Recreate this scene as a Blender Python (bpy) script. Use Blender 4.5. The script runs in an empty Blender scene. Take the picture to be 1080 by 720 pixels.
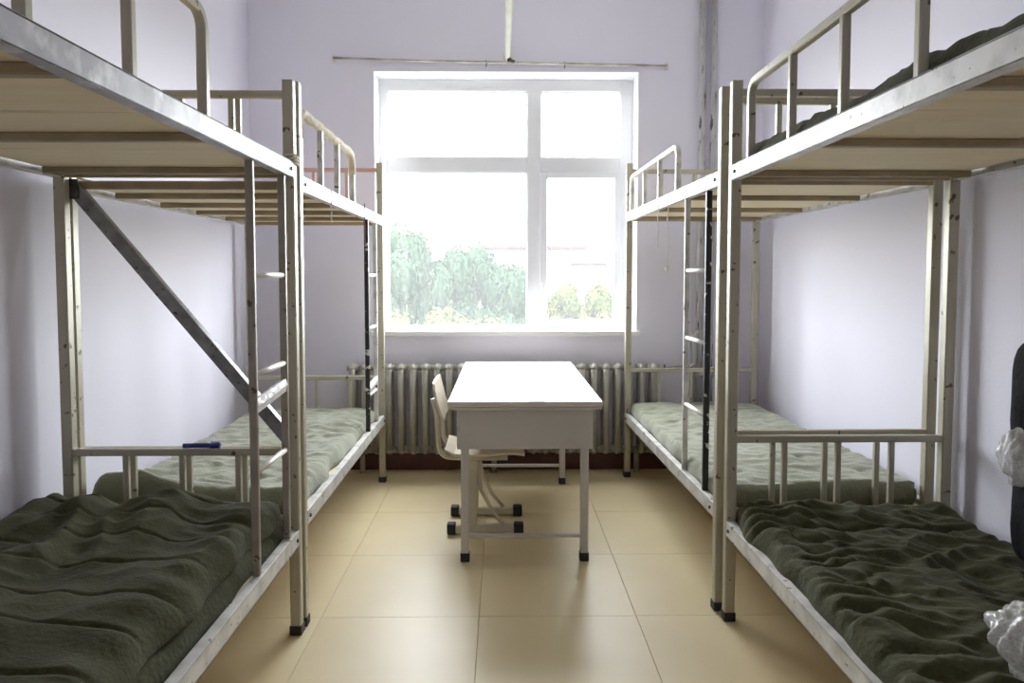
import bpy, bmesh, math, random
from mathutils import Vector, Matrix, noise

R = math.radians
scene = bpy.context.scene
COL = scene.collection
random.seed(7)

# ------------------------------------------------------------------ camera
cam_d = bpy.data.cameras.new('camera')
cam = bpy.data.objects.new('camera', cam_d)
COL.objects.link(cam)
cam_d.sensor_width = 36.0
cam_d.lens = 750.0 / 1080.0 * 36.0
cam_d.shift_y = -31.0 / 1080.0
cam_d.clip_start = 0.02
cam_d.clip_end = 600
cam.location = (0, 0, 1.30)
cam.rotation_euler = (R(90 - 2.977), 0, R(-0.763))
scene.camera = cam

# ------------------------------------------------------------------ light
world = bpy.data.worlds.new('overcast_sky')
scene.world = world
world.use_nodes = True
bg = world.node_tree.nodes['Background']
bg.inputs['Color'].default_value = (0.93, 0.96, 1.0, 1)
bg.inputs['Strength'].default_value = 9.0

portal_d = bpy.data.lights.new('window_portal', 'AREA')
portal_d.shape = 'RECTANGLE'
portal_d.size = 1.72
portal_d.size_y = 1.74
portal_d.cycles.is_portal = True
portal = bpy.data.objects.new('window_portal', portal_d)
portal.location = (0.026, 5.03, 1.76)
portal.rotation_euler = (R(-90), 0, 0)
COL.objects.link(portal)

vs = scene.view_settings
vs.view_transform = 'Standard'
vs.look = 'None'
vs.gamma = 1.0
vs.exposure = 1.46
vs.use_curve_mapping = False
scene.cycles.use_denoising = True
scene.cycles.max_bounces = 14
scene.cycles.diffuse_bounces = 7
scene.cycles.transparent_max_bounces = 16
scene.cycles.caustics_reflective = False
scene.cycles.caustics_refractive = False
scene.cycles.sample_clamp_indirect = 6.0


# ------------------------------------------------------------------ materials
MATS = {}


def mat(name, c1, c2=None, rough=0.5, metal=0.0, scale=8.0, lo=0.4, hi=0.6, bump=0.0,
        bscale=60.0, detail=5.0, sheen=0.0, stretch=None, spec=0.5, c3=None, scale3=40.0, lo3=0.62, hi3=0.68):
    m = bpy.data.materials.new(name)
    m.use_nodes = True
    nt = m.node_tree
    b = nt.nodes['Principled BSDF']
    b.inputs['Roughness'].default_value = rough
    b.inputs['Metallic'].default_value = metal
    b.inputs['Specular IOR Level'].default_value = spec
    if sheen:
        b.inputs['Sheen Weight'].default_value = sheen
        b.inputs['Sheen Roughness'].default_value = 0.5
    tc = nt.nodes.new('ShaderNodeTexCoord')
    src = tc.outputs['Object']
    if stretch:
        mp = nt.nodes.new('ShaderNodeMapping')
        mp.inputs['Scale'].default_value = stretch
        nt.links.new(src, mp.inputs['Vector'])
        src = mp.outputs['Vector']

    def masked(a_socket, a_col, colour, sc, l, h):
        n = nt.nodes.new('ShaderNodeTexNoise')
        n.inputs['Scale'].default_value = sc
        n.inputs['Detail'].default_value = detail
        nt.links.new(src, n.inputs['Vector'])
        r = nt.nodes.new('ShaderNodeValToRGB')
        r.color_ramp.elements[0].position = l
        r.color_ramp.elements[1].position = h
        nt.links.new(n.outputs['Fac'], r.inputs['Fac'])
        x = nt.nodes.new('ShaderNodeMix')
        x.data_type = 'RGBA'
        nt.links.new(r.outputs['Color'], x.inputs[0])
        if a_socket is None:
            x.inputs[6].default_value = (*a_col, 1)
        else:
            nt.links.new(a_socket, x.inputs[6])
        x.inputs[7].default_value = (*colour, 1)
        return x.outputs[2]

    if c2 is None:
        b.inputs['Base Color'].default_value = (*c1, 1)
    else:
        s = masked(None, c1, c2, scale, lo, hi)
        if c3 is not None:
            s = masked(s, None, c3, scale3, lo3, hi3)
        nt.links.new(s, b.inputs['Base Color'])
    if bump:
        n = nt.nodes.new('ShaderNodeTexNoise')
        n.inputs['Scale'].default_value = bscale
        n.inputs['Detail'].default_value = 4
        nt.links.new(src, n.inputs['Vector'])
        bp = nt.nodes.new('ShaderNodeBump')
        bp.inputs['Strength'].default_value = bump
        bp.inputs['Distance'].default_value = 0.01
        nt.links.new(n.outputs['Fac'], bp.inputs['Height'])
        nt.links.new(bp.outputs['Normal'], b.inputs['Normal'])
    MATS[name] = m
    return m


mat('wall_paint', (.80, .785, .885), (.77, .755, .855), .7, scale=1.3, lo=.35, hi=.7, bump=.06, bscale=90)
mat('ceiling_paint', (.80, .80, .80), (.76, .76, .76), .8, scale=1.5)
mat('white_plaster', (.82, .82, .84), (.78, .78, .80), .6, scale=3)
mat('floor_tile', (.73, .62, .39), (.68, .57, .345), .40, scale=2.2, lo=.3, hi=.7, bump=.02, bscale=25, spec=.5)
mat('grout', (.44, .37, .24), (.50, .42, .28), .8, scale=20)
mat('skirting_paint', (.13, .045, .035), (.10, .03, .025), .45, scale=6)
mat('pvc', (.84, .84, .86), (.80, .80, .82), .35, scale=4, lo=.4, hi=.8)
mat('beige_steel', (.50, .47, .37), (.43, .40, .30), .36, metal=.15, scale=7, lo=.35, hi=.7,
    c3=(.13, .09, .055), scale3=30, lo3=.66, hi3=.70)
mat('white_steel', (.72, .71, .68), (.50, .49, .46), .38, metal=.1, scale=14, lo=.42, hi=.68,
    c3=(.12, .09, .07), scale3=38, lo3=.66, hi3=.69)
mat('worn_steel', (.40, .39, .40), (.24, .235, .24), .42, metal=.2, scale=9, lo=.40, hi=.62,
    c3=(.56, .55, .54), scale3=16, lo3=.56, hi3=.68)
mat('ladder_steel', (.36, .33, .28), (.29, .26, .215), .4, metal=.15, scale=12, lo=.4, hi=.65,
    c3=(.10, .075, .05), scale3=30, lo3=.66, hi3=.70)
mat('pink_steel', (.62, .36, .34), (.55, .42, .38), .4, scale=9)
mat('grey_steel', (.30, .30, .31), (.20, .19, .19), .42, metal=.35, scale=16, lo=.4, hi=.65,
    c3=(.05, .045, .04), scale3=40, lo3=.64, hi3=.68)
mat('chipped_black', (.018, .018, .02), (.02, .02, .022), .4, scale=10,
    c3=(.66, .64, .60), scale3=24, lo3=.60, hi3=.63)
mat('black_rubber', (.014, .013, .013), (.03, .028, .026), .6, scale=15)
mat('dark_bolt', (.05, .045, .04), (.12, .11, .10), .45, metal=.5, scale=30)
mat('plywood', (.88, .77, .54), (.81, .69, .45), .65, scale=3, lo=.3, hi=.75, stretch=(.8, 9, 1), bump=.05,
    bscale=20, c3=(.52, .39, .22), scale3=2.2, lo3=.64, hi3=.78)
mat('brown_bar', (.30, .235, .14), (.38, .30, .185), .5, scale=8)
mat('olive_fabric', (.066, .066, .030), (.050, .051, .022), .85, scale=5, lo=.35, hi=.7, bump=.35, bscale=70,
    sheen=.08, spec=.15)
mat('olive_fabric_pale', (.28, .292, .205), (.235, .247, .172), .85, scale=5, lo=.35, hi=.7, bump=.35, bscale=70,
    sheen=.4, spec=.2)  # paler olive tone, used on both far mattresses
mat('radiator_paint', (.42, .405, .35), (.34, .325, .27), .4, scale=12, lo=.4, hi=.7, c3=(.16, .13, .10), scale3=18,
    lo3=.66, hi3=.74)
mat('riser_paint', (.55, .53, .54), (.40, .38, .38), .5, scale=5, lo=.45, hi=.7, stretch=(6, 6, 1),
    c3=(.08, .07, .07), scale3=7, lo3=.60, hi3=.66)
mat('rail_white', (.78, .76, .72), (.66, .64, .58), .4, scale=8, lo=.45, hi=.75)
mat('curtain_wire', (.34, .30, .26), (.62, .58, .52), .45, metal=.3, scale=5)
mat('desk_top', (.70, .65, .59), (.64, .58, .51), .16, scale=3, lo=.35, hi=.7, c3=(.40, .36, .33), scale3=9, lo3=.72,
    hi3=.78, stretch=(1, .45, 1))
mat('desk_steel', (.60, .58, .56), (.54, .52, .50), .4, scale=4, lo=.4, hi=.7, c3=(.36, .33, .31), scale3=9, lo3=.66, hi3=.74)
mat('chair_wood', (.74, .66, .52), (.68, .60, .46), .4, scale=4, stretch=(1, 8, 1))
mat('chair_steel', (.60, .56, .46), (.52, .48, .38), .4, scale=8)
mat('blue_plastic', (.03, .03, .30), (.025, .025, .24), .3, scale=10)
mat('white_tape', (.86, .86, .85), (.78, .78, .76), .22, scale=20, bump=.4, bscale=50)
mat('cream_cloth', (.78, .72, .60), (.66, .58, .44), .85, scale=25, bump=.3, bscale=120)
mat('string_white', (.80, .78, .74), (.74, .72, .68), .8, scale=50)
mat('string_maroon', (.24, .10, .11), (.20, .08, .09), .8, scale=50)
mat('black_fabric', (.012, .012, .013), (.02, .02, .022), .75, scale=8, bump=.3, bscale=60, spec=.1)
mat('bark', (.16, .12, .08), (.10, .075, .05), .9, scale=6)
mat('leaf_dark', (.024, .040, .024), (.018, .032, .020), 1.0, scale=1.5, spec=0.0)
mat('leaf_yellow', (.050, .056, .022), (.036, .044, .018), 1.0, scale=1.5, spec=0.0)
mat('grass', (.040, .050, .025), (.05, .052, .028), .9, scale=.2, spec=0.0)
mat('render_pale', (.075, .075, .075), (.068, .068, .068), .8, scale=.4, spec=0.0)
mat('roof_red', (.055, .030, .028), (.05, .027, .025), .8, scale=1, spec=0.0)
mat('brick_pink', (.068, .045, .042), (.06, .042, .04), .8, scale=1, spec=0.0)
mat('far_window', (.12, .14, .16), (.16, .18, .2), .2, scale=1)


def glass_material():
    m = bpy.data.materials.new('veiled_glass')
    m.use_nodes = True
    nt = m.node_tree
    out = nt.nodes['Material Output']
    nt.nodes.remove(nt.nodes['Principled BSDF'])
    tr = nt.nodes.new('ShaderNodeBsdfTransparent')
    tr.inputs['Color'].default_value = (.97, .98, .98, 1)
    veil = nt.nodes.new('ShaderNodeBsdfTranslucent')  # translucent share puts a pale overexposure haze into the panes
    veil.inputs['Color'].default_value = (.9, .9, .9, 1)
    gl = nt.nodes.new('ShaderNodeBsdfGlossy')
    gl.inputs['Roughness'].default_value = .05
    tc = nt.nodes.new('ShaderNodeTexCoord')
    mp = nt.nodes.new('ShaderNodeMapping')
    mp.inputs['Scale'].default_value = (14, 14, 1.2)
    nt.links.new(tc.outputs['Object'], mp.inputs['Vector'])
    nz = nt.nodes.new('ShaderNodeTexNoise')
    nz.inputs['Scale'].default_value = 1.6
    nz.inputs['Detail'].default_value = 4
    nt.links.new(mp.outputs['Vector'], nz.inputs['Vector'])
    mr = nt.nodes.new('ShaderNodeMapRange')
    mr.inputs['From Min'].default_value = .3
    mr.inputs['From Max'].default_value = .7
    mr.inputs['To Min'].default_value = .024
    mr.inputs['To Max'].default_value = .030
    nt.links.new(nz.outputs['Fac'], mr.inputs['Value'])
    m1 = nt.nodes.new('ShaderNodeMixShader')
    nt.links.new(mr.outputs['Result'], m1.inputs[0])
    nt.links.new(tr.outputs[0], m1.inputs[1])
    nt.links.new(veil.outputs[0], m1.inputs[2])
    m2 = nt.nodes.new('ShaderNodeMixShader')
    m2.inputs[0].default_value = .02
    nt.links.new(m1.outputs[0], m2.inputs[1])
    nt.links.new(gl.outputs[0], m2.inputs[2])
    nt.links.new(m2.outputs[0], out.inputs['Surface'])
    MATS['veiled_glass'] = m


def plastic_material():
    m = bpy.data.materials.new('clear_plastic')
    m.use_nodes = True
    nt = m.node_tree
    out = nt.nodes['Material Output']
    b = nt.nodes['Principled BSDF']
    b.inputs['Base Color'].default_value = (.80, .80, .78, 1)
    b.inputs['Roughness'].default_value = .14
    b.inputs['Specular IOR Level'].default_value = .8
    tr = nt.nodes.new('ShaderNodeBsdfTransparent')
    n = nt.nodes.new('ShaderNodeTexNoise')
    n.inputs['Scale'].default_value = 26
    mx = nt.nodes.new('ShaderNodeMixShader')
    mr = nt.nodes.new('ShaderNodeMapRange')
    mr.inputs['To Min'].default_value = .20
    mr.inputs['To Max'].default_value = .75
    nt.links.new(n.outputs['Fac'], mr.inputs['Value'])
    nt.links.new(mr.outputs['Result'], mx.inputs[0])
    nt.links.new(tr.outputs[0], mx.inputs[1])
    nt.links.new(b.outputs[0], mx.inputs[2])
    nt.links.new(mx.outputs[0], out.inputs['Surface'])
    MATS['clear_plastic'] = m


glass_material()
plastic_material()


# ------------------------------------------------------------------ helpers
class MB:
    """Collects geometry for one mesh."""

    def __init__(self):
        self.v, self.f, self.m, self.s = [], [], [], []

    def add(self, verts, faces, mi=0, smooth=False):
        o = len(self.v)
        self.v += [tuple(p) for p in verts]
        for f in faces:
            self.f.append([i + o for i in f])
            self.m.append(mi)
            self.s.append(smooth)
        return self

    def box(self, x0, x1, y0, y1, z0, z1, mi=0, ch=0.0):
        if ch <= 0:
            vs_ = [(x, y, z) for x in (x0, x1) for y in (y0, y1) for z in (z0, z1)]
            fs = [(0, 1, 3, 2), (4, 6, 7, 5), (0, 4, 5, 1), (2, 3, 7, 6), (0, 2, 6, 4), (1, 5, 7, 3)]
            return self.add(vs_, fs, mi)
        bm = bmesh.new()
        r = bmesh.ops.create_cube(bm, size=1.0)
        for q in bm.verts:
            q.co = Vector(((x0 + x1) / 2 + q.co.x * (x1 - x0), (y0 + y1) / 2 + q.co.y * (y1 - y0),
                           (z0 + z1) / 2 + q.co.z * (z1 - z0)))
        bmesh.ops.bevel(bm, geom=bm.edges[:], offset=ch, segments=2, affect='EDGES', profile=.5)
        bm.verts.index_update()
        self.add([q.co[:] for q in bm.verts], [[q.index for q in f.verts] for f in bm.faces], mi)
        bm.free()
        return self

    def sweep(self, pts, section, mi=0, smooth=False, up=Vector((0, 0, 1)), caps=True):
        """section: list of (a, b) offsets along side and up vectors."""
        P = [Vector(p) for p in pts]
        n = len(section)
        rings = []
        prev_u = None
        for i, p in enumerate(P):
            if i == 0:
                t = P[1] - P[0]
            elif i == len(P) - 1:
                t = P[-1] - P[-2]
            else:
                t = (P[i + 1] - p).normalized() + (p - P[i - 1]).normalized()
            t.normalize()
            u = up if prev_u is None else prev_u
            if abs(u.dot(t)) > .98:
                u = Vector((0, 1, 0)) if abs(t.y) < .9 else Vector((1, 0, 0))
            s = t.cross(u).normalized()
            u = s.cross(t).normalized()
            prev_u = u
            k = 1.0
            if 0 < i < len(P) - 1:
                c = (P[i + 1] - p).normalized().dot((p - P[i - 1]).normalized())
                k = 1.0 / max(.5, math.sqrt(max(.01, (1 + c) / 2)))
            rings.append([p + s * a * (k if False else 1) + u * b for a, b in section])
        vs_ = [q for r in rings for q in r]
        fs = []
        for i in range(len(P) - 1):
            for j in range(n):
                a, b = i * n + j, i * n + (j + 1) % n
                fs.append((a, b, b + n, a + n))
        o = len(self.v)
        self.add(vs_, fs, mi, smooth)
        if caps:
            self.f.append([o + j for j in reversed(range(n))])
            self.m.append(mi)
            self.s.append(False)
            self.f.append([o + (len(P) - 1) * n + j for j in range(n)])
            self.m.append(mi)
            self.s.append(False)
        return self

    def bar(self, p0, p1, w, h=None, ch=.004, mi=0, up=Vector((0, 0, 1))):
        h = h or w
        a, b = w / 2, h / 2
        sec = [(-a + ch, -b), (a - ch, -b), (a, -b + ch), (a, b - ch), (a - ch, b), (-a + ch, b), (-a, b - ch), (-a, -b + ch)]
        return self.sweep([p0, p1], sec, mi, False, up)

    def pipe(self, pts, r, n=10, mi=0):
        sec = [(math.cos(2 * math.pi * i / n) * r, math.sin(2 * math.pi * i / n) * r) for i in range(n)]
        return self.sweep(pts, sec, mi, True)

    def ball(self, c, rx, ry, rz, nu=12, nv=8, mi=0):
        vs_, fs = [], []
        for j in range(nv + 1):
            th = math.pi * j / nv
            for i in range(nu):
                ph = 2 * math.pi * i / nu
                vs_.append((c[0] + rx * math.sin(th) * math.cos(ph), c[1] + ry * math.sin(th) * math.sin(ph), c[2] + rz * math.cos(th)))
        for j in range(nv):
            for i in range(nu):
                a, b = j * nu + i, j * nu + (i + 1) % nu
                fs.append((a, a + nu, b + nu, b))
        return self.add(vs_, fs, mi, True)

    def mesh(self, name, mats):
        me = bpy.data.meshes.new(name)
        me.from_pydata(self.v, [], self.f)
        for q in (mats if isinstance(mats, (list, tuple)) else [mats]):
            me.materials.append(MATS[q])
        me.polygons.foreach_set('material_index', self.m)
        me.polygons.foreach_set('use_smooth', self.s)
        me.update()
        bm = bmesh.new()
        bm.from_mesh(me)
        bmesh.ops.recalc_face_normals(bm, faces=bm.faces)
        bm.to_mesh(me)
        bm.free()
        return me

    def build(self, name, mats, parent=None):
        return link(name, self.mesh(name, mats), parent)


def link(name, data, parent=None, loc=None):
    o = bpy.data.objects.new(name, data)
    COL.objects.link(o)
    if parent is not None:
        o.parent = parent
    if loc is not None:
        o.location = loc
    return o


def empty(name, loc=(0, 0, 0), rz=0.0):
    o = bpy.data.objects.new(name, None)
    o.empty_display_size = .1
    COL.objects.link(o)
    o.location = loc
    o.rotation_euler = (0, 0, rz)
    return o


def tag(o, label=None, cat=None, group=None, kind=None):
    if label:
        o['label'] = label
    if cat:
        o['category'] = cat
    if group:
        o['group'] = group
    if kind:
        o['kind'] = kind
    return o


def arc(c, r, a0, a1, n, ax):
    """points of an arc; ax = (unit u, unit v)."""
    u, v = Vector(ax[0]), Vector(ax[1])
    return [Vector(c) + u * r * math.cos(a0 + (a1 - a0) * i / n) + v * r * math.sin(a0 + (a1 - a0) * i / n) for i in range(n + 1)]


# ------------------------------------------------------------------ the room
XL, XR = -1.650, 1.715          # left and right walls
YB, YF = 4.72, -0.95            # window wall and wall behind the camera
ZC = 3.28
TH = .30
WX0, WX1, WZ0, WZ1 = -.845, .898, .893, 2.632   # window opening

floor = MB().box(XL - TH, XR + TH, YF - TH, YB + TH, -.20, -.006).build('floor', 'grout')
tag(floor, 'cream glossy square tiled floor of the dormitory room', None, kind='structure')
tile_cache = {}
gx = [.51 + .6 * k for k in range(-5, 4)]
gy = [2.65 + .6 * k for k in range(-7, 5)]
for i in range(len(gx) - 1):
    for j in range(len(gy) - 1):
        x0, x1 = max(gx[i], XL), min(gx[i + 1], XR)
        y0, y1 = max(gy[j], YF), min(gy[j + 1], YB)
        if x1 - x0 < .02 or y1 - y0 < .02:
            continue
        w, d = round(x1 - x0 - .0016, 4), round(y1 - y0 - .0016, 4)
        if (w, d) not in tile_cache:
            tile_cache[(w, d)] = MB().box(-w / 2, w / 2, -d / 2, d / 2, -.010, 0, ch=.0008).mesh('tile', 'floor_tile')
        t = link('tile', tile_cache[(w, d)], floor, ((x0 + x1) / 2, (y0 + y1) / 2, 0))
        t.rotation_euler = (R(random.uniform(-.05, .05)), R(random.uniform(-.05, .05)), 0)

for nm, b, lb in (('wall_left', (XL - TH, XL, YF - TH, YB + TH, -.2, ZC), 'pale lavender painted wall behind the left bunks'),
                  ('wall_right', (XR, XR + TH, YF - TH, YB + TH, -.2, ZC), 'pale lavender painted wall behind the right bunks'),
                  ('wall_front', (XL, XR, YF - TH, YF, -.2, ZC), 'pale lavender painted wall opposite the window')):
    tag(MB().box(*b).build(nm, 'wall_paint'), lb, kind='structure')
tag(MB().box(XL - TH, XR + TH, YF - TH, YB + TH, ZC, ZC + .2).build('ceiling', 'ceiling_paint'),
    'plain white painted ceiling', kind='structure')

wb = MB()
wb.box(XL, WX0, YB, YB + TH, -.2, ZC)
wb.box(WX1, XR, YB, YB + TH, -.2, ZC)
wb.box(WX0, WX1, YB, YB + TH, -.2, WZ0)
wb.box(WX0, WX1, YB, YB + TH, WZ1, ZC)
tag(wb.build('wall_back', 'wall_paint'), 'pale lavender painted wall with the large window', kind='structure')

for nm, b in (('baseboard_back', (XL, XR, YB - .012, YB, 0, .11)), ('baseboard_left', (XL, XL + .012, YF, YB - .012, 0, .11)),
              ('baseboard_right', (XR - .012, XR, YF, YB - .012, 0, .11))):
    tag(MB().box(*b, ch=.003).build(nm, 'skirting_paint'), 'dark maroon painted skirting along the wall foot', kind='structure')

# window
win = empty('window_1', (0, YB, WZ0))
tag(win, 'large white plastic framed window with four panes over the radiator', kind='structure')


def wpart(mb, name, m, parent=None):
    o = mb.build(name, m)
    o.parent = parent or win
    if parent is None:
        o.location = (0, -YB, -WZ0)
    return o


FY = YB + .18                      # front of the frame
rv = MB()
rv.box(WX0, WX0 + .008, YB - .004, FY, WZ0 + .03, WZ1)
rv.box(WX1 - .008, WX1, YB - .004, FY, WZ0 + .03, WZ1)
rv.box(WX0 + .008, WX1 - .008, YB - .004, FY, WZ1 - .008, WZ1)
wpart(rv, 'reveal', 'white_plaster')
wpart(MB().box(WX0 - .03, WX1 + .02, YB - .03, FY, WZ0 + .002, WZ0 + .036, ch=.006), 'window_sill', 'white_plaster')
fr = MB()
fz0 = WZ0 + .036
fr.box(WX0 + .008, -.782, FY, FY + .07, fz0, WZ1 - .008, ch=.004)
fr.box(.806, WX1 - .008, FY, FY + .07, fz0, WZ1 - .008, ch=.004)
fr.box(-.782, .806, FY, FY + .07, 2.545, WZ1 - .008, ch=.004)
fr.box(-.782, .806, FY, FY + .07, fz0, .948, ch=.004)
fr.box(.168, .264, FY - .004, FY + .07, .948, 2.545, ch=.004)
fr.box(-.782, .168, FY + .002, FY + .07, 1.998, 2.104, ch=.004)
fr.box(.264, .806, FY + .002, FY + .07, 2.0, 2.104, ch=.004)
frame = wpart(fr, 'window_frame', 'pvc')
sa = MB()
sx0, sx1, sz0, sz1 = .255, .812, .945, 2.004
sa.box(sx0, .306, FY - .016, FY + .05, sz0, sz1, ch=.004)
sa.box(.766, sx1, FY - .016, FY + .05, sz0, sz1, ch=.004)
sa.box(.306, .766, FY - .016, FY + .05, sz0, .992, ch=.004)
sa.box(.306, .766, FY - .016, FY + .05, 1.960, sz1, ch=.004)
sash = wpart(sa, 'casement_sash', 'pvc')
hd = MB()
hd.box(.268, .288, FY - .024, FY - .016, 1.17, 1.26, ch=.003)
hd.box(.271, .285, FY - .050, FY - .024, 1.205, 1.225, ch=.003)
hd.box(.270, .286, FY - .062, FY - .050, 1.10, 1.225, ch=.004)
h = hd.build('window_handle', 'pvc')
h.parent = sash
for (a, b, c, d, yy) in ((-.782, .168, 2.104, 2.545, .03), (.264, .806, 2.104, 2.545, .03), (-.782, .168, .948, 1.998, .03),
                         (.306, .766, .992, 1.960, .015)):
    wpart(MB().box(a - .004, b + .004, FY + yy, FY + yy + .005, c - .004, d + .004), 'pane', 'veiled_glass')
gk = MB()
for (a, b, c, d) in ((-.782, .168, 2.104, 2.545), (.264, .806, 2.104, 2.545), (-.782, .168, .948, 1.998)):
    for q in ((a, a + .006, c, d), (b - .006, b, c, d), (a, b, c, c + .006), (a, b, d - .006, d)):
        gk.box(q[0], q[1], FY + .016, FY + .03, q[2], q[3])
wpart(gk, 'glazing_bead', 'white_plaster')

# overhead rail, curtain wire
rail = empty('hanging_rail', (.035, 1.9, 2.71))
tag(rail, 'white round pole running overhead down the room to the window top', 'pole')
MB().pipe([(0, -2.6, 0), (0, 2.81, 0)], .02, 14).build('pole', 'rail_white', rail)
for yy in (1.1, -1.2):
    o = MB().pipe([(0, yy, .02), (0, yy, ZC - 2.71)], .008, 8).build('hanger', 'rail_white', rail)
MB().box(-.035, .035, 2.808, 2.82, -.035, .035, ch=.004).build('wall_flange', 'rail_white', rail)
kn = MB()
kn.ball((.012, 2.76, -.026), .016, .014, .014)
kn.ball((.034, 2.765, -.034), .014, .012, .011)
kn.build('knot', 'dark_bolt', rail)

cw = empty('curtain_wire', (-.01, YB - .03, 2.68))
tag(cw, 'thin stained curtain wire stretched across the wall above the window', 'curtain wire')
MB().pipe([(-1.085, 0, .022), (-.5, 0, .004), (0, 0, -.003), (.5, 0, -.012), (1.085, 0, -.020)], .0075, 8).build('wire', 'curtain_wire', cw)
for x, z in ((-1.08, .022), (1.08, -.02)):
    MB().box(x - .012, x + .012, .004, .03, z - .02, z + .02, ch=.003).build('wire_bracket', 'rail_white', cw)
for x, z in ((-.10, -.002), (.41, -.010)):
    MB().pipe([(x, 0, z + .012), (x + .008, 0, z), (x + .004, 0, z - .03)], .004, 6).build('hook', 'dark_bolt', cw)

# fill lamp out of view above the frame, added to lift the back wall
lamp_m = bpy.data.materials.new('fill_diffuser')
lamp_m.use_nodes = True
lb_ = lamp_m.node_tree.nodes['Principled BSDF']
lb_.inputs['Base Color'].default_value = (.9, .9, .9, 1)
lb_.inputs['Emission Color'].default_value = (.92, .95, 1.0, 1)
lb_.inputs['Emission Strength'].default_value = 6.5
MATS['fill_diffuser'] = lamp_m
lamp = empty('fill_lamp', (.30, 3.10, ZC))
tag(lamp, 'unseen white batten fill lamp added under the ceiling over the aisle', 'lamp')
MB().box(-.62, .62, -.05, .05, -.03, 0, ch=.004).build('fill_housing', 'pvc', lamp)
MB().box(-.60, .60, -.045, .045, -.07, -.03, ch=.012).build('diffuser', 'fill_diffuser', lamp)

# heating risers
for x, r, lb in ((1.300, .024, 'dirty white vertical heating riser pipe nearer the window'),
                 (1.372, .021, 'dirty white vertical heating riser pipe nearer the right corner')):
    rp = empty('heating_pipe', (x, YB - .045, 0))
    tag(rp, lb, 'pipe', 'heating risers by the window')
    MB().pipe([(0, 0, 0), (0, 0, ZC)], r, 14).build('pipe', 'riser_paint', rp)
    for z in (.62,):
        MB().pipe([(0, 0, z), (0, 0, z + .05)], r + .006, 14).build('pipe_collar', 'riser_paint', rp)
    MB().box(-.012, .012, r * .6, .045, 1.5, 1.53).build('pipe_clip', 'riser_paint', rp)

# radiator
NS, PITCH = 26, .0785
rad = empty('radiator', (-1.0, YB - .085, .13))
tag(rad, 'long cast iron column radiator under the window', 'radiator')
sec = MB()
for yy in (-.045, .045):
    sec.pipe([(0, yy, .03), (0, yy, .56)], .021, 10)
sec.ball((0, 0, .565), .031, .068, .030, 12, 8)
sec.ball((0, 0, .025), .031, .068, .030, 12, 8)
sec.pipe([(-PITCH / 2, 0, .565), (PITCH / 2, 0, .565)], .02, 10)
sec.pipe([(-PITCH / 2, 0, .025), (PITCH / 2, 0, .025)], .02, 10)
sm = sec.mesh('section', 'radiator_paint')
for i in range(NS):
    link('section', sm, rad, (.025 + i * PITCH, 0, 0))
for i in (1, 12, 24):
    MB().pipe([(i * PITCH, 0, -.13), (i * PITCH, 0, .02)], .017, 10).build('radiator_foot', 'radiator_paint', rad)
pts = [(2.02, 0, .565), (2.22, 0, .565)] + [tuple(p) for p in arc((2.22, 0, .605), .04, -math.pi / 2, 0, 6, ((1, 0, 0), (0, 0, 1)))] + \
      [(2.26, 0, .75), (2.27, .01, .78), (2.298, .036, .80)]
MB().pipe(pts, .013, 10).build('feed_pipe', 'riser_paint', rad)
MB().pipe([(2.02, 0, .025), (2.28, 0, .025), (2.36, .036, .025)], .013, 10).build('return_pipe', 'riser_paint', rad)
MB().pipe([(2.05, 0, .565), (2.09, 0, .565)], .020, 8).build('valve', 'riser_paint', rad)


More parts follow.
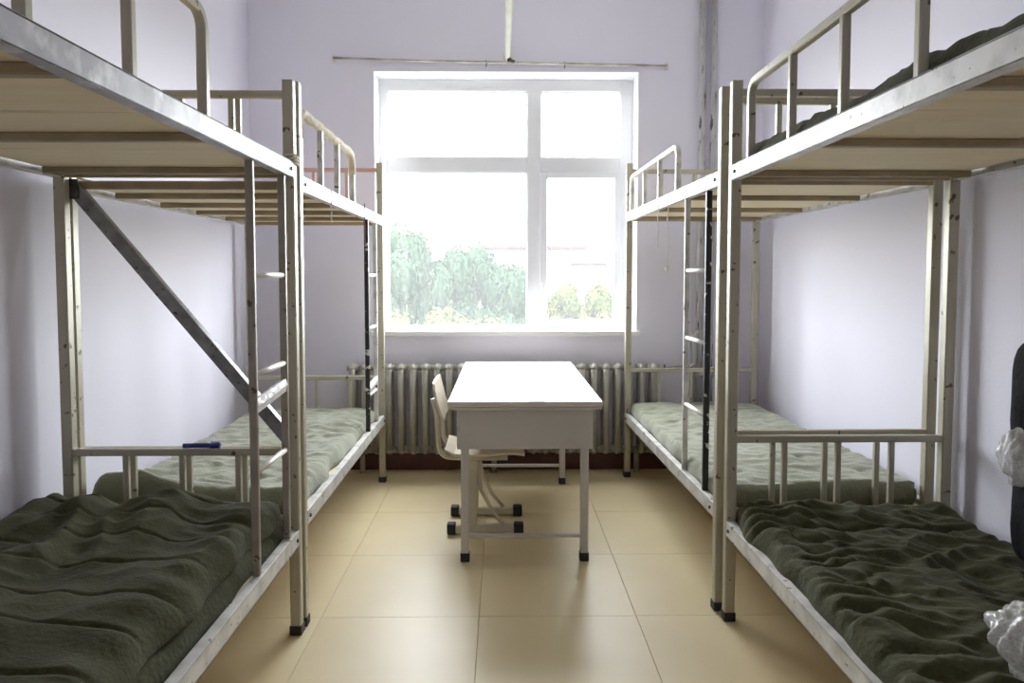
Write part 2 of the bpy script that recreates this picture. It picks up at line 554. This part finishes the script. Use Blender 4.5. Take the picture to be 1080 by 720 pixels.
# ------------------------------------------------------------------ bunk beds
def bunk(label, loc, rz, side, W, L, H, zu, zl, zend_u, zend_l, guard=None, ladder=None, upper_far='beige_steel',
         guard_mat='beige_steel', bars=(.55, 1.15, 1.73), up_rail='white_steel'):
    """Local frame: x from 0 (aisle) to side*W (wall), y from 0 (near) to L (far)."""
    s = side
    b = empty('bunk_bed', loc, rz)
    tag(b, label, 'bunk bed', 'steel bunk beds along the side walls')
    S, B = 'beige_steel', 'white_steel'
    for y in (0, L):
        for x in (0, s * W):
            m = upper_far if (y == L and upper_far != S) else S
            p = MB().bar((x, y, .012), (x, y, H), .038, ch=.004).build('post', S, b)
            MB().box(x - .0225, x + .0225, y - .0225, y + .0225, 0, .035, ch=.004).build('foot_cap', 'black_rubber', p)
            MB().box(x - .0185, x + .0185, y - .0185, y + .0185, H, H + .004, ch=.0015).build('post_cap', S, p)
    # side rails, outer face flush with the posts
    for zt, nm in ((zu, 'upper_side_rail'), (zl, 'lower_side_rail')):
        for x, a in ((0, 1), (s * W, -1)):
            r = MB()
            xo = x - s * a * .019
            xi = xo + s * a * .004
            x0, x1 = sorted((xo, xi))
            hh = .056
            r.box(x0, x1, .018, L - .018, zt - hh, zt, ch=.0015)           # web
            x2, x3 = sorted((xo, xo + s * a * .030))
            r.box(x2, x3, .020, L - .020, zt - .005, zt, ch=.0012)        # top flange
            r.box(x2, x3, .020, L - .020, zt - hh, zt - hh + .005, ch=.0012)
            o = r.build(nm, up_rail if (a == 1 and nm.startswith('upper')) else B, b)
            for yb in (.05, L - .05):
                q = MB().pipe([(xo - s * a * .001, yb, zt - .028), (xo - s * a * .006, yb, zt - .028)], .007, 8)
                q.build('bolt', 'dark_bolt', o)
    # ends
    for y, yn in ((0, 1), (L, -1)):
        for zt, nm in ((zu, 'upper_end_bar'), (zl, 'lower_end_bar')):
            MB().bar((s * .019, y, zt - .038), (s * (W - .019), y, zt - .038), .026, .030).build(nm, 'brown_bar', b)
        mu = upper_far if y == L else S
        for zt, zb, nm in ((zend_u, zu - .008, 'upper_end_rail'), (zend_l, zl - .008, 'lower_end_rail')):
            mm = mu if nm.startswith('upper') else S
            e = MB().bar((s * .019, y, zt), (s * (W - .019), y, zt), .026, .026).build(nm, mm, b)
            for k in (.25, .5, .75):
                MB().bar((s * W * k, y, zb), (s * W * k, y, zt - .012), .020, .020, ch=.003, up=Vector((0, 1, 0))).build('baluster', mm, e)
    # bunk boards on cross bars
    for zt, pre in ((zu, 'upper'), (zl, 'lower')):
        for y in bars:
            MB().bar((s * .011, y, zt - .044), (s * (W - .011), y, zt - .044), .028, .022, ch=.003).build('cross_bar', 'brown_bar', b)
        x0, x1 = sorted((s * .012, s * (W - .012)))
        nb = 2
        for k in range(nb):
            ya, yb = .02 + (L - .04) * k / nb, .02 + (L - .04) * (k + 1) / nb
            MB().box(x0, x1, ya + .0015, yb - .0015, zt - .033, zt - .021, ch=.001).build(pre + '_board', 'plywood', b)
    # guard rail on the aisle side
    if guard:
        ya, yb, zt, bal = guard
        r = .045
        pts = [(0, ya, zu - .004), (0, ya, zt - r)]
        pts += [tuple(p) for p in arc((0, ya + r, zt - r), r, math.pi, math.pi / 2, 5, ((0, 1, 0), (0, 0, 1)))][1:]
        pts += [tuple(p) for p in arc((0, yb - r, zt - r), r, math.pi / 2, 0, 5, ((0, 1, 0), (0, 0, 1)))]
        pts += [(0, yb, zu - .004)]
        a_ = .0125
        c_ = .0035
        sec_ = [(-a_ + c_, -a_), (a_ - c_, -a_), (a_, -a_ + c_), (a_, a_ - c_), (a_ - c_, a_), (-a_ + c_, a_), (-a_, a_ - c_), (-a_, -a_ + c_)]
        g = MB().sweep(pts, sec_, up=Vector((1, 0, 0))).build('guard_rail', guard_mat, b)
        for y in bal:
            MB().bar((0, y, zu - .004), (0, y, zt - .010), .022, .022, ch=.003, up=Vector((1, 0, 0))).build('baluster', guard_mat, g)
    # ladder on the aisle side
    if ladder:
        ya, yb, m1, m2, rungs = ladder
        xo = 0.0
        l = MB()
        for i, y in enumerate((ya, yb)):
            l.bar((xo, y, zl - .002), (xo, y, zu - .0565), .017, .024, ch=.003, mi=i, up=Vector((1, 0, 0)))
        lo = l.build('ladder', [m1, m2], b)
        for z in rungs:
            MB().pipe([(xo, ya + .008, z), (xo, yb - .008, z)], .0095, 10).build('rung', 'rail_white', lo)
        return b, lo
    return b, None


LW = .800
ln, ln_lad = bunk('beige steel bunk bed nearest on the left with a diagonal grey brace', (-.748, .700, 0), 0, -1, LW, 1.835, 1.975,
                  1.695, .388, 1.930, .668, guard=(.25, 1.115, 1.955, (.44, .76)),
                  ladder=(1.43, 1.735, 'ladder_steel', 'ladder_steel', (.70, 1.0, 1.30)), up_rail='worn_steel')
lf, lf_lad = bunk('steel bunk bed against the left wall by the window with pinkish end rail', (-.745, 2.598, 0), R(.35), -1, .81, 1.835, 1.985,
                  1.660, .425, 1.945, .660, guard=(.045, 1.0, 1.90, (.36, .66)),
                  ladder=(1.36, 1.63, 'chipped_black', 'white_steel', (.62, 1.0, 1.30)), upper_far='pink_steel', guard_mat='white_steel', bars=(.30, .68, 1.06, 1.45))
rn, rn_lad = bunk('beige steel bunk bed nearest on the right with dark bedding on top', (.852, .780, 0), 0, 1, .805, 1.835, 2.0,
                  1.700, .385, 1.962, .690, guard=(.30, 1.675, 1.955, (.68, 1.01, 1.33)))
rf, rf_lad = bunk('steel bunk bed against the right wall by the window with a black ladder rail', (.838, 2.700, 0), R(1.1), 1, .818, 1.83, 2.0,
                  1.695, .415, 1.955, .690, guard=(.66, 1.74, 1.905, (1.02, 1.38)),
                  ladder=(.18, .49, 'chipped_black', 'white_steel', (.72, 1.02, 1.32)), guard_mat='white_steel')

# diagonal brace at the joint end of the near left bed
br = MB()
p0, p1 = Vector((-.785, 1.868, 1.615)), Vector((-.030, 1.868, .70))
br.bar(p0, p1, .006, .045, ch=.0015, up=Vector((0, 0, 1)))
br.bar(p0 + Vector((.015, .014, .014)), p1 + Vector((.015, .014, .014)), .030, .005, ch=.0012)
br.build('diagonal_brace', 'grey_steel', ln)['label'] = 'slanting grey angle iron brace'
gp = MB().box(-.815, -.755, 1.855, 1.866, 1.57, 1.64, ch=.003).build('brace_plate', 'dark_bolt', ln)

# tape sleeves and cloth wraps
tp = MB()
tp.sweep([(.002, 1.44, .905), (.002, 1.55, .912), (.002, 1.65, .92), (.002, 1.73, .926)],
         [(-.006, -.020), (.006, -.022), (.010, 0), (.006, .022), (-.006, .020), (-.009, 0)], up=Vector((0, 0, 1)))
tp.build('tape_strip', 'white_tape', ln_lad)
tp = MB().sweep([(.002, 1.37, .665), (.002, 1.50, .67), (.002, 1.62, .68)], [(-.006, -.022), (.006, -.022), (.012, 0), (.006, .024), (-.006, .022), (-.012, 0)])
tp.build('tape_strip', 'white_tape', lf_lad)
wr = MB()
pts = [(0, .04, 1.80)] + [tuple(p) for p in arc((0, .09, 1.855), .045, math.pi, math.pi / 2, 5, ((0, 1, 0), (0, 0, 1)))]
pts += [(0, .09 + .85 * k / 14, 1.902 + .004 * math.sin(k * 2.1)) for k in range(1, 15)]
pts += [(0, .985, 1.87), (0, 1.0, 1.80)]
wr.pipe(pts, .0185, 8)
wr.build('cloth_wrap', 'cream_cloth', lf)['label'] = 'cream cloth wound around the guard rail'
# string tied around the joint post
st = MB()
for k in range(3):
    z = 1.69 + k * .012
    st.pipe([(-.024, 1.811, z), (.024, 1.811, z + .006), (.024, 1.859, z), (-.024, 1.859, z - .004), (-.024, 1.811, z)], .004, 6)
st.build('wire_tie', 'cream_cloth', ln)


# ------------------------------------------------------------------ bedding
def padded(name, sx, sy, th, hfun, m, edge=.06, nx=64, ny=120, wob=.012, seed=0.0, lip=.38):
    """A soft padded sheet, local origin at the middle of its underside."""
    mb = MB()
    vs_, fs = [], []
    for j in range(ny + 1):
        for i in range(nx + 1):
            # finer rows at the rims
            u = .5 - .5 * math.cos(math.pi * i / nx) if False else i / nx
            v = j / ny
            x, y = (u - .5) * sx, (v - .5) * sy
            d = min(u * sx, (1 - u) * sx, v * sy, (1 - v) * sy)
            q = min(1.0, d / edge)
            pr = math.sqrt(max(0.0, 1 - (1 - q) ** 2))
            z = th * (lip + (1 - lip) * pr) + hfun(x, y) * (.25 + .75 * pr)
            k = (1 - pr)
            wx = noise.noise(Vector((x * 5, y * 5, seed))) * wob * k
            wy = noise.noise(Vector((x * 5, y * 5, seed + 9))) * wob * k
            vs_.append((x + wx, y + wy, max(z, .012)))
    n = nx + 1
    for j in range(ny):
        for i in range(nx):
            a = j * n + i
            fs.append((a, a + 1, a + n + 1, a + n))
    rim = [i for i in range(nx)] + [j * n + nx for j in range(ny)] + [ny * n + i for i in range(nx, 0, -1)] + [j * n for j in range(ny, 0, -1)]
    mid = len(vs_)
    for r in rim:
        x, y, z = vs_[r]
        vs_.append((x * 1.006, y * 1.003, z * .5))
    bot = len(vs_)
    for r in rim:
        x, y, z = vs_[r]
        vs_.append((x * .985, y * .993, 0))
    k = len(rim)
    for t in range(k):
        t2 = (t + 1) % k
        fs.append((rim[t2], rim[t], mid + t, mid + t2))
        fs.append((mid + t2, mid + t, bot + t, bot + t2))
    fs.append([bot + t for t in range(k)])
    mb.add(vs_, fs, 0, True)
    return mb.build(name, m)


def nz(x, y, s, sd=0.0):
    return noise.noise(Vector((x * s, y * s, sd)))


def h_tufts(sd, amp=.012):
    """thin pad: tufted with fine wrinkles."""
    def f(x, y):
        z = nz(x, y, 3.2, sd) * amp * .9
        w = nz(x * .7, y * 1.6, 7, sd + 3)
        z += (.5 - abs(w)) * amp * .9
        z += nz(x, y * 1.5, 16, sd + 5) * amp * .35
        # tuft dimples
        tx, ty = (x / .17) % 1 - .5, (y / .20) % 1 - .5
        z -= .010 * math.exp(-(tx * tx + ty * ty) * 60)
        return z
    return f


def h_left_roll(x, y):
    z = h_tufts(4.0, .026)(x, y)
    # folded up rim at the near, wall-side corner
    d = math.hypot((x + .30) / .22, (y + .86) / .10)
    z += .060 * math.exp(-d * d)
    z += .025 * math.exp(-((y + .86) / .07) ** 2)
    return z


def h_comforter(x, y):
    warp = nz(x, y, 1.9, 1.3) * .07 + nz(x, y, 5, 1.9) * .016
    ph = ((y + warp) / .17) % 1.0
    z = -.009 * math.exp(-((ph - .5) / .035) ** 2) * (.5 + max(0.0, nz(x, y, 4, 4.4) + .3))   # stitched lines
    wall = min(1.0, max(0.0, (.20 - x) / .30))                  # more rumpled towards the wall
    far = min(1.0, max(0.0, (y - .1) / .4))
    k = max(wall, far)
    z += nz(x, y, 2.1, 2.0) * .030
    z += nz(x * 1.2, y, 5.0, 5.0) * .030 * (.4 + .6 * k)
    w = nz(x * 2.0 + y * .5, y * .8 - x * .5, 3.6, 8.0)          # long soft folds running down the bed
    z += (.25 - abs(w)) * .085 * (.15 + .85 * wall)
    w = nz(x + 3, y * 1.2, 8.0, 9.0)
    z += (.25 - abs(w)) * .022 * (.3 + .7 * k)
    hem = min(1.0, max(0.0, (x - .20) / .18))                   # puckers along the aisle hem
    z += .006 * hem * math.sin((y + warp) * 52 + nz(x, y, 4, 7) * 6) * (.4 + max(0.0, nz(x, y, 3, 7.7) + .3))
    return z + .008


def h_ruffled(x, y):
    z = nz(x, y, 2.4, 11.0) * .020
    ed = max(0.0, min(1.0, (-.06 - x) / .26))                  # towards the aisle: ruffles
    ww = y / .075 + nz(x * 1.2, y, 3.4, 12.0) * 2.4 + x * 2.4 + nz(x, y, 9, 17.0) * .5
    rf_ = abs(math.sin(ww * math.pi))
    z += (rf_ ** .8 * .026 - .012) * (.12 + .88 * ed) * (.55 + .9 * max(0, nz(x, y, 4, 19.0) + .35))
    w = nz(x * 1.1, y * 1.9, 4.6, 14.0)
    z += (.28 - abs(w)) * .052 * (1 - .5 * ed)
    w2 = nz(x * 1.6 + y, y * 1.5, 8.0, 24.0)
    z += (.25 - abs(w2)) * .022
    # stitched folds at the foot end
    z -= .016 * math.exp(-((y - .66 - nz(x, 0, 4, 2) * .02) / .012) ** 2)
    z += .018 * math.exp(-((y - .80) / .08) ** 2)
    return z


def place(o, bed, side, W, L, zb, dx=0.0, dy=0.0):
    o.location = bed.matrix_basis @ Vector((side * W / 2 + dx, L / 2 + dy, zb))
    o.rotation_euler = (0, 0, bed.rotation_euler.z)


for b in (ln, lf, rn, rf):
    b.rotation_euler = b.rotation_euler
    b.matrix_basis = Matrix.Translation(b.location) @ Matrix.Rotation(b.rotation_euler.z, 4, 'Z')

m1 = padded('mattress', .755, 1.77, .075, h_tufts(1.0, .010), 'olive_fabric', edge=.05, seed=1)
place(m1, ln, -1, .80, 1.835, .388 - .0205)
tag(m1, 'olive mattress under the bulky dark comforter on the near left lower bunk', 'mattress', 'bunk mattresses')
m2 = padded('comforter', .835, 1.74, .085, h_comforter, 'olive_fabric', edge=.09, nx=100, ny=260, wob=.03, seed=2, lip=.25)
place(m2, ln, -1, .80, 1.835, .388 + .048, dx=-.052, dy=.02)
tag(m2, 'dark olive bulky quilted comforter spread on the near left lower bunk', 'comforter')
m3 = padded('mattress', .765, 1.76, .070, h_left_roll, 'olive_fabric_pale', edge=.05, nx=72, ny=140, wob=.03, seed=3)
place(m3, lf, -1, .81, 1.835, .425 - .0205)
tag(m3, 'pale olive mattress with curled corner on the far left lower bunk', 'mattress', 'bunk mattresses')
m4 = padded('mattress', .785, 1.80, .080, h_ruffled, 'olive_fabric', edge=.05, nx=100, ny=230, wob=.03, seed=4)
place(m4, rn, 1, .805, 1.835, .385 - .0205, dx=-.004)
tag(m4, 'dark olive ruffled mattress on the near right lower bunk', 'mattress', 'bunk mattresses')
m5 = padded('mattress', .785, 1.79, .085, h_tufts(21.0, .022), 'olive_fabric_pale', edge=.022, nx=72, ny=140, wob=.02, seed=5, lip=.75)
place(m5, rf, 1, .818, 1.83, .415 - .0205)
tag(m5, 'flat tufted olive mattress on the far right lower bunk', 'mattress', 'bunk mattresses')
m6 = padded('mattress', .775, 1.70, .070, h_tufts(31.0, .022), 'olive_fabric', edge=.04, nx=50, ny=120, wob=.02, seed=6, lip=.6)
place(m6, rn, 1, .805, 1.835, 1.70 - .0205, dy=-.03)
tag(m6, 'thin dark mattress on the near right upper bunk', 'mattress', 'bunk mattresses')

# ------------------------------------------------------------------ desk
desk = empty('desk', (.100, 3.78, 0))
tag(desk, 'white topped steel desk standing before the window', 'desk')
DX, Y0, Y1, DZ = .343, -.685, .78, .745
MB().box(-DX, DX, Y0, Y1, DZ - .024, DZ, ch=.006).build('desk_top', 'desk_top', desk)
MB().box(-DX + .004, DX - .004, Y0 + .004, Y1 - .004, DZ - .036, DZ - .024, ch=.003).build('top_edging', 'desk_steel', desk)
lx, ly0, ly1 = .271, -.595, .60
for x in (-lx, lx):
    for y in (ly0, ly1):
        g = MB().bar((x, y, .02), (x, y, DZ - .036), .036, ch=.004).build('leg', 'desk_steel', desk)
        MB().box(x - .021, x + .021, y - .021, y + .021, 0, .04, ch=.004).build('foot_cap', 'black_rubber', g)
AX = .305
# drawer box: end, side and bottom panels
MB().box(-AX, AX, ly0 - .030, ly0 - .0195, DZ - .225, DZ - .037, ch=.002).build('end_panel', 'desk_steel', desk)
MB().box(-AX, AX, ly1 + .0195, ly1 + .030, DZ - .225, DZ - .037, ch=.002).build('end_panel', 'desk_steel', desk)
MB().box(AX - .010, AX, ly0 - .019, ly1 + .019, DZ - .225, DZ - .037, ch=.002).build('side_panel', 'desk_steel', desk)
MB().box(-AX, -AX + .010, ly0 - .019, ly1 + .019, DZ - .09, DZ - .037, ch=.002).build('side_panel', 'desk_steel', desk)
MB().box(-AX + .011, AX - .011, ly0 - .019, ly1 + .019, DZ - .225, DZ - .215, ch=.002).build('bottom_panel', 'desk_steel', desk)
for y in (ly0, ly1):
    MB().bar((-lx + .018, y, .115), (lx - .018, y, .115), .018, .018).build('stretcher', 'desk_steel', desk)

# ------------------------------------------------------------------ chair (faces +x, tucked under the desk)
ch = empty('school_chair', (-.075, 3.66, 0))
tag(ch, 'cream school chair on sled feet tucked under the left side of the desk', 'chair')
for sy in (-1, 1):
    y = sy * .135
    rn_ = MB().bar((-.175, y, .028), (.145, y, .028), .040, .038, ch=.006).build('sled_runner', 'chair_steel', ch)
    for x0, x1 in ((-.205, -.160), (.130, .180)):
        MB().box(x0, x1, y - .025, y + .025, 0, .056, ch=.008).build('end_cap', 'black_rubber', rn_)
    MB().bar((-.085, y, .045), (-.075, y, .375), .055, .026, ch=.006, up=Vector((0, 1, 0))).build('column', 'chair_steel', ch)
    pts = [(-.055, y * .92, .36), (-.035, y * .9, .22), (.02, y * .92, .12), (.075, y, .05)]
    MB().pipe(pts, .010, 8).build('brace', 'chair_steel', ch)
    # back tube: from under the seat, round the rear, up to the back plate
    pts = [(.10, y, .385), (-.10, y, .385), (-.185, y, .388)]
    pts += [tuple(p) for p in arc((-.185, y, .448), .06, -math.pi / 2, -math.pi, 6, ((1, 0, 0), (0, 0, 1)))][1:]
    pts += [(-.247, y, .52), (-.250, y, .585), (-.262, y, .64), (-.274, y, .685)]
    MB().pipe(pts, .0125, 10).build('back_tube', 'chair_steel', ch)
MB().bar((-.08, -.135, .365), (-.08, .135, .365), .03, .03).build('seat_crossbar', 'chair_steel', ch)


def shell(xs, halfw, th, bend):
    """moulded plywood sheet: profile of (x, z) points swept over y with a slight hollow."""
    mb = MB()
    vs_, fs = [], []
    m = 10
    npt = len(xs)
    for layer in (0, 1):
        for i, (x, z, nx_, nz_) in enumerate(xs):
            e = min(1, min(i, npt - 1 - i) / 1.5)
            hw = halfw * (.86 + .14 * math.sqrt(max(0, 1 - (1 - e) ** 2)))
            for j in range(m + 1):
                t = j / m * 2 - 1
                k = bend * (t * t)
                vs_.append((x + nx_ * (k + layer * th), t * hw, z + nz_ * (k + layer * th)))
    n = m + 1
    off = npt * n
    for i in range(npt - 1):
        for j in range(m):
            a = i * n + j
            fs.append((a, a + 1, a + n + 1, a + n))
            fs.append((off + a, off + a + n, off + a + n + 1, off + a + 1))
    rim = [j for j in range(m)] + [i * n + m for i in range(npt - 1)] + [(npt - 1) * n + j for j in range(m, 0, -1)] + [i * n for i in range(npt - 1, 0, -1)]
    for t in range(len(rim)):
        a, b = rim[t], rim[(t + 1) % len(rim)]
        fs.append((a, b, off + b, off + a))
    mb.add(vs_, fs, 0, False)
    return mb


seat = [(-.215 + .05 * i, .405 + (.012 if i == 0 else 0) - .010 * math.sin(math.pi * min(1, i / 6)) - (.012 if i == 8 else 0), 0, 1) for i in range(9)]
shell(seat, .185, .012, .006).build('seat', 'chair_wood', ch)
back = []
for i in range(7):
    z = .575 + .031 * i
    x = -.262 - .27 * (z - .60) + .5 * (z - .66) ** 2
    back.append((x + .022, z, 1, .25))
shell(back, .185, .011, .006).build('backrest', 'chair_wood', ch)

# ------------------------------------------------------------------ small things
pen = empty('marker_pen', (-1.078, 2.535, .6905), R(2))
tag(pen, 'blue marker pen lying on the near left bunk foot rail', 'pen')
MB().pipe([(-.065, 0, 0), (.035, 0, 0)], .0085, 12).build('barrel', 'blue_plastic', pen)
MB().pipe([(.030, 0, 0), (.066, 0, 0)], .0095, 12).build('cap', 'blue_plastic', pen)
MB().bar((.032, 0, .012), (.064, 0, .012), .004, .003, ch=.0005).build('clip', 'blue_plastic', pen)

for (x, y, z, ln_, m, lb) in ((.790, 3.62, 1.66, .22, 'string_white', 'short white string hanging from the far right upper rail'),
                              (.793, 3.42, 1.66, .32, 'string_white', 'long white string with a tag hanging from the far right upper rail'),
                              (-.715, 3.00, 1.63, .11, 'string_white', 'short pale string hanging from the far left upper rail'),
                              (-.715, 3.72, 1.64, .18, 'string_maroon', 'maroon string hanging from the far left upper rail')):
    o = empty('string', (x, y, z))
    tag(o, lb, 'string', 'strings on the upper rails')
    pts = [(0, 0, .03)] + [(.003 * math.sin(k * 1.7), .004 * math.sin(k * 1.1), -ln_ * k / 8) for k in range(9)]
    MB().pipe(pts, .0028, 6).build('cord', m, o)
    if ln_ > .3:
        MB().box(-.010, .010, -.004, .004, -ln_ - .02, -ln_ + .005, ch=.002).build('tag', m, o)


def crumple(name, r, sd, amp, m, sub=5, freq=2.2, power=2.0, crease=0.0):
    bm = bmesh.new()
    bmesh.ops.create_icosphere(bm, subdivisions=sub, radius=1.0)
    for v in bm.verts:
        n = v.co.normalized()
        q = 1.0 / (abs(n.x) ** power + abs(n.y) ** power + abs(n.z) ** power) ** (1 / power)
        k = 1 + amp * noise.noise(n * freq + Vector((sd, 0, 0)))
        k += amp * (abs(noise.noise(n * freq * 1.7 + Vector((0, sd, 0)))) - .25)
        if crease:
            g = Vector((n.x * 3.0, n.y * 3.0, n.z * 1.2 + sd))
            k += crease * (abs(noise.noise(g)) - .2) + crease * .18 * (abs(noise.noise(g * 2.1)) - .2)
        v.co = Vector((n.x * r[0], n.y * r[1], n.z * r[2])) * q * k
    zmin = min(v.co.z for v in bm.verts)
    for v in bm.verts:
        v.co.z -= zmin
        if v.co.z < .012:
            v.co.z = 0.0
    me = bpy.data.meshes.new(name)
    bm.to_mesh(me)
    bm.free()
    me.polygons.foreach_set('use_smooth', [True] * len(me.polygons))
    me.materials.append(MATS[m])
    return link(name, me)


bag = empty('black_bag', (1.572, 1.90, .462))
tag(bag, 'tall black bag standing on the near right bunk against the wall', 'bag')
bb = crumple('bag_body', (.115, .12, .325), 3.0, .06, 'black_fabric', freq=1.4, power=7.0)
bb.parent = bag
MB().pipe([(-.02, -.08, .60), (-.03, -.07, .65), (-.03, 0, .675), (-.03, .07, .65), (-.02, .08, .60)], .010, 8).build('strap', 'black_fabric', bag)

pb = empty('plastic_bag', (1.385, 1.86, .74))
tag(pb, 'small crumpled clear plastic bag hanging on the black bag', 'plastic bag', 'clear plastic bags at the right edge')
q = crumple('bag_body', (.048, .055, .07), 6.0, .14, 'clear_plastic', freq=1.6, crease=.35)
q.parent = pb
MB().pipe([(.02, 0, .13), (.04, 0, .19), (.075, 0, .23)], .006, 6).build('handle', 'clear_plastic', pb)
pb2 = empty('plastic_bag', (1.115, 1.43, .468))
tag(pb2, 'larger crumpled clear plastic bag lying on the near right mattress', 'plastic bag', 'clear plastic bags at the right edge')
q = crumple('bag_body', (.085, .080, .070), 9.0, .15, 'clear_plastic', freq=1.5, crease=.35)
q.parent = pb2
q2 = MB().pipe([(.05, 0, .11), (.09, .02, .15), (.13, .02, .15)], .014, 8).build('twisted_neck', 'clear_plastic', pb2)

# ------------------------------------------------------------------ outdoors
GZ = -3.2
gr = MB()
N = 40
vs_, fs = [], []
for j in range(N + 1):
    for i in range(N + 1):
        x, y = -150 + 300 * i / N, 6 + 260 * j / N
        z = GZ + noise.noise(Vector((x * .03, y * .03, 0))) * .5 + max(0, (-x + 2)) * .02 * min(1, max(0, (y - 10) / 30))
        vs_.append((x, y, z))
for j in range(N):
    for i in range(N):
        a = j * (N + 1) + i
        fs.append((a, a + 1, a + N + 2, a + N + 1))
gr.add(vs_, fs, 0, True)
tag(gr.build('ground', 'grass'), 'pale green ground outside the window', kind='structure')


def crown_mesh(name, sd, m, n=4200, rz=1.0, leaf=.15):
    rnd = random.Random(sd)
    mb = MB()
    lobes = [(Vector((rnd.uniform(-.55, .55), rnd.uniform(-.5, .5), rnd.uniform(-.6, .7) * rz)), rnd.uniform(.32, .55)) for _ in range(11)]
    for k in range(n):
        c, r = lobes[k % len(lobes)]
        d = Vector((rnd.gauss(0, 1), rnd.gauss(0, 1), rnd.gauss(0, 1))).normalized()
        p = c + d * r * rnd.uniform(.75, 1.05)
        t = d.orthogonal().normalized()
        t.rotate(Matrix.Rotation(rnd.uniform(0, 6.28), 3, d))
        u = (d + Vector((rnd.uniform(-.8, .8), rnd.uniform(-.8, .8), rnd.uniform(-.8, .8)))).normalized().cross(t).normalized()
        a = leaf * rnd.uniform(.5, 1.0)
        mb.add([p - t * a * .5, p + u * a * .35, p + t * a * .5, p - u * a * .35], [(0, 1, 2, 3)])
    for c, r in lobes:
        mb.ball(c, r * .72, r * .72, r * .72, 8, 6)
    return mb.mesh(name, m)


crowns = {('d', i): crown_mesh('foliage', 40 + i, 'leaf_dark', rz=1.15) for i in range(3)}
crowns.update({('y', i): crown_mesh('foliage', 60 + i, 'leaf_yellow', rz=.9) for i in range(2)})
trunk = MB()
trunk.sweep([(0, 0, 0), (.05, 0, .5), (0, .04, 1.0)], [(math.cos(a * math.pi / 4), math.sin(a * math.pi / 4)) for a in range(8)], smooth=True)
trunk_me = trunk.mesh('trunk', 'bark')


def tree(x, y, ztop, rad, kind, label, name='tree', half=None):
    t = empty(name, (x, y, GZ - .1))
    hgt = ztop - GZ
    half = half or rad * 1.2
    tag(t, label, 'tree' if name == 'tree' else 'bush', 'trees outside the window' if name == 'tree' else 'bushes outside the window')
    c = link('foliage', crowns[kind], t, (0, 0, hgt - half * .95))
    c.scale = (rad, rad, half)
    c.rotation_euler = (0, 0, random.uniform(0, 6.28))
    k = link('trunk', trunk_me, t)
    k.scale = (.12, .12, max(.4, hgt - half))
    return t


tree(-4.4, 29, 3.2, 1.5, ('d', 0), 'leftmost pale green tree through the lower left pane', half=2.6)
tree(-3.6, 32.5, 3.6, 1.0, ('d', 1), 'tallest pointed green tree left of centre through the lower left pane', half=2.8)
tree(-2.2, 29.5, 2.4, 1.3, ('d', 2), 'rounded green tree beside the tallest one outside', half=2.4)
tree(-1.1, 33, 2.2, 1.3, ('d', 0), 'middle green tree through the lower left pane', half=2.3)
tree(.2, 29.5, 1.9, 1.3, ('d', 1), 'lower green tree right of the middle of the left pane', half=2.2)
tree(1.3, 36, 1.4, 1.2, ('d', 2), 'low green tree outside behind the window mullion', half=2.0)
tree(-5.3, 40, 3.6, 2.0, ('d', 2), 'far green tree behind the leftmost trees outside', half=3.0)
tree(-2.6, 41, 2.9, 2.0, ('d', 0), 'far green tree rising behind the rounded tree outside', half=3.0)
tree(-.1, 42, 2.3, 2.0, ('d', 1), 'far green tree filling the gap behind the middle trees', half=2.8)
tree(-3.0, 20, .35, 1.4, ('y', 0), 'yellow green bush before the leftmost trees outside', 'bush', half=1.4)
tree(-2.0, 23.5, .6, 1.3, ('y', 1), 'yellow green bush before the tallest tree outside', 'bush', half=1.4)
tree(-.5, 19.5, .2, 1.3, ('y', 0), 'yellow green bush near the middle of the left pane', 'bush', half=1.3)
tree(.75, 25, -.1, 1.1, ('d', 2), 'small dark bush outside left of the mullion', 'bush', half=1.3)
tree(1.9, 21, .3, 1.3, ('y', 1), 'yellow green bush low in the right pane', 'bush', half=1.4)
tree(3.5, 24.5, .05, 1.2, ('y', 0), 'yellow green bush at the right rim of the right pane', 'bush', half=1.4)
tree(4.4, 47, .9, 1.8, ('y', 0), 'pale distant tree low in the right pane', half=2.2)
tree(7.4, 54, 1.1, 1.9, ('y', 1), 'pale distant tree at the right side of the right pane', half=2.4)


def building(label, x0, x1, y0, y1, zt, wall, roof, over, cols, rows, zb=GZ):
    b = empty('building', ((x0 + x1) / 2, (y0 + y1) / 2, zb))
    tag(b, label, 'building', 'far buildings outside')
    hx, hy, hz = (x1 - x0) / 2, (y1 - y0) / 2, zt - zb
    w = MB().box(-hx, hx, -hy, hy, 0, hz).build('walls', wall, b)
    MB().box(-hx - over, hx + over, -hy - over, hy + over, hz, hz + .5).build('roof', roof, b)
    wm = MB().box(-.6, .6, -.05, .05, -.75, .75).mesh('window', 'far_window')
    for i in range(cols):
        for j in range(rows):
            link('window', wm, w, (-hx + 2 * hx * (i + .5) / cols, -hy - .04, hz * (j + .5) / rows))


building('long pale low building with a red roof edge beyond the trees', -3.5, 13.0, 112, 124, 5.4, 'render_pale', 'roof_red', .3, 8, 3)
building('small pinkish brick building low in the right pane', 9.4, 13.5, 92, 98, 2.8, 'brick_pink', 'render_pale', .25, 3, 2)
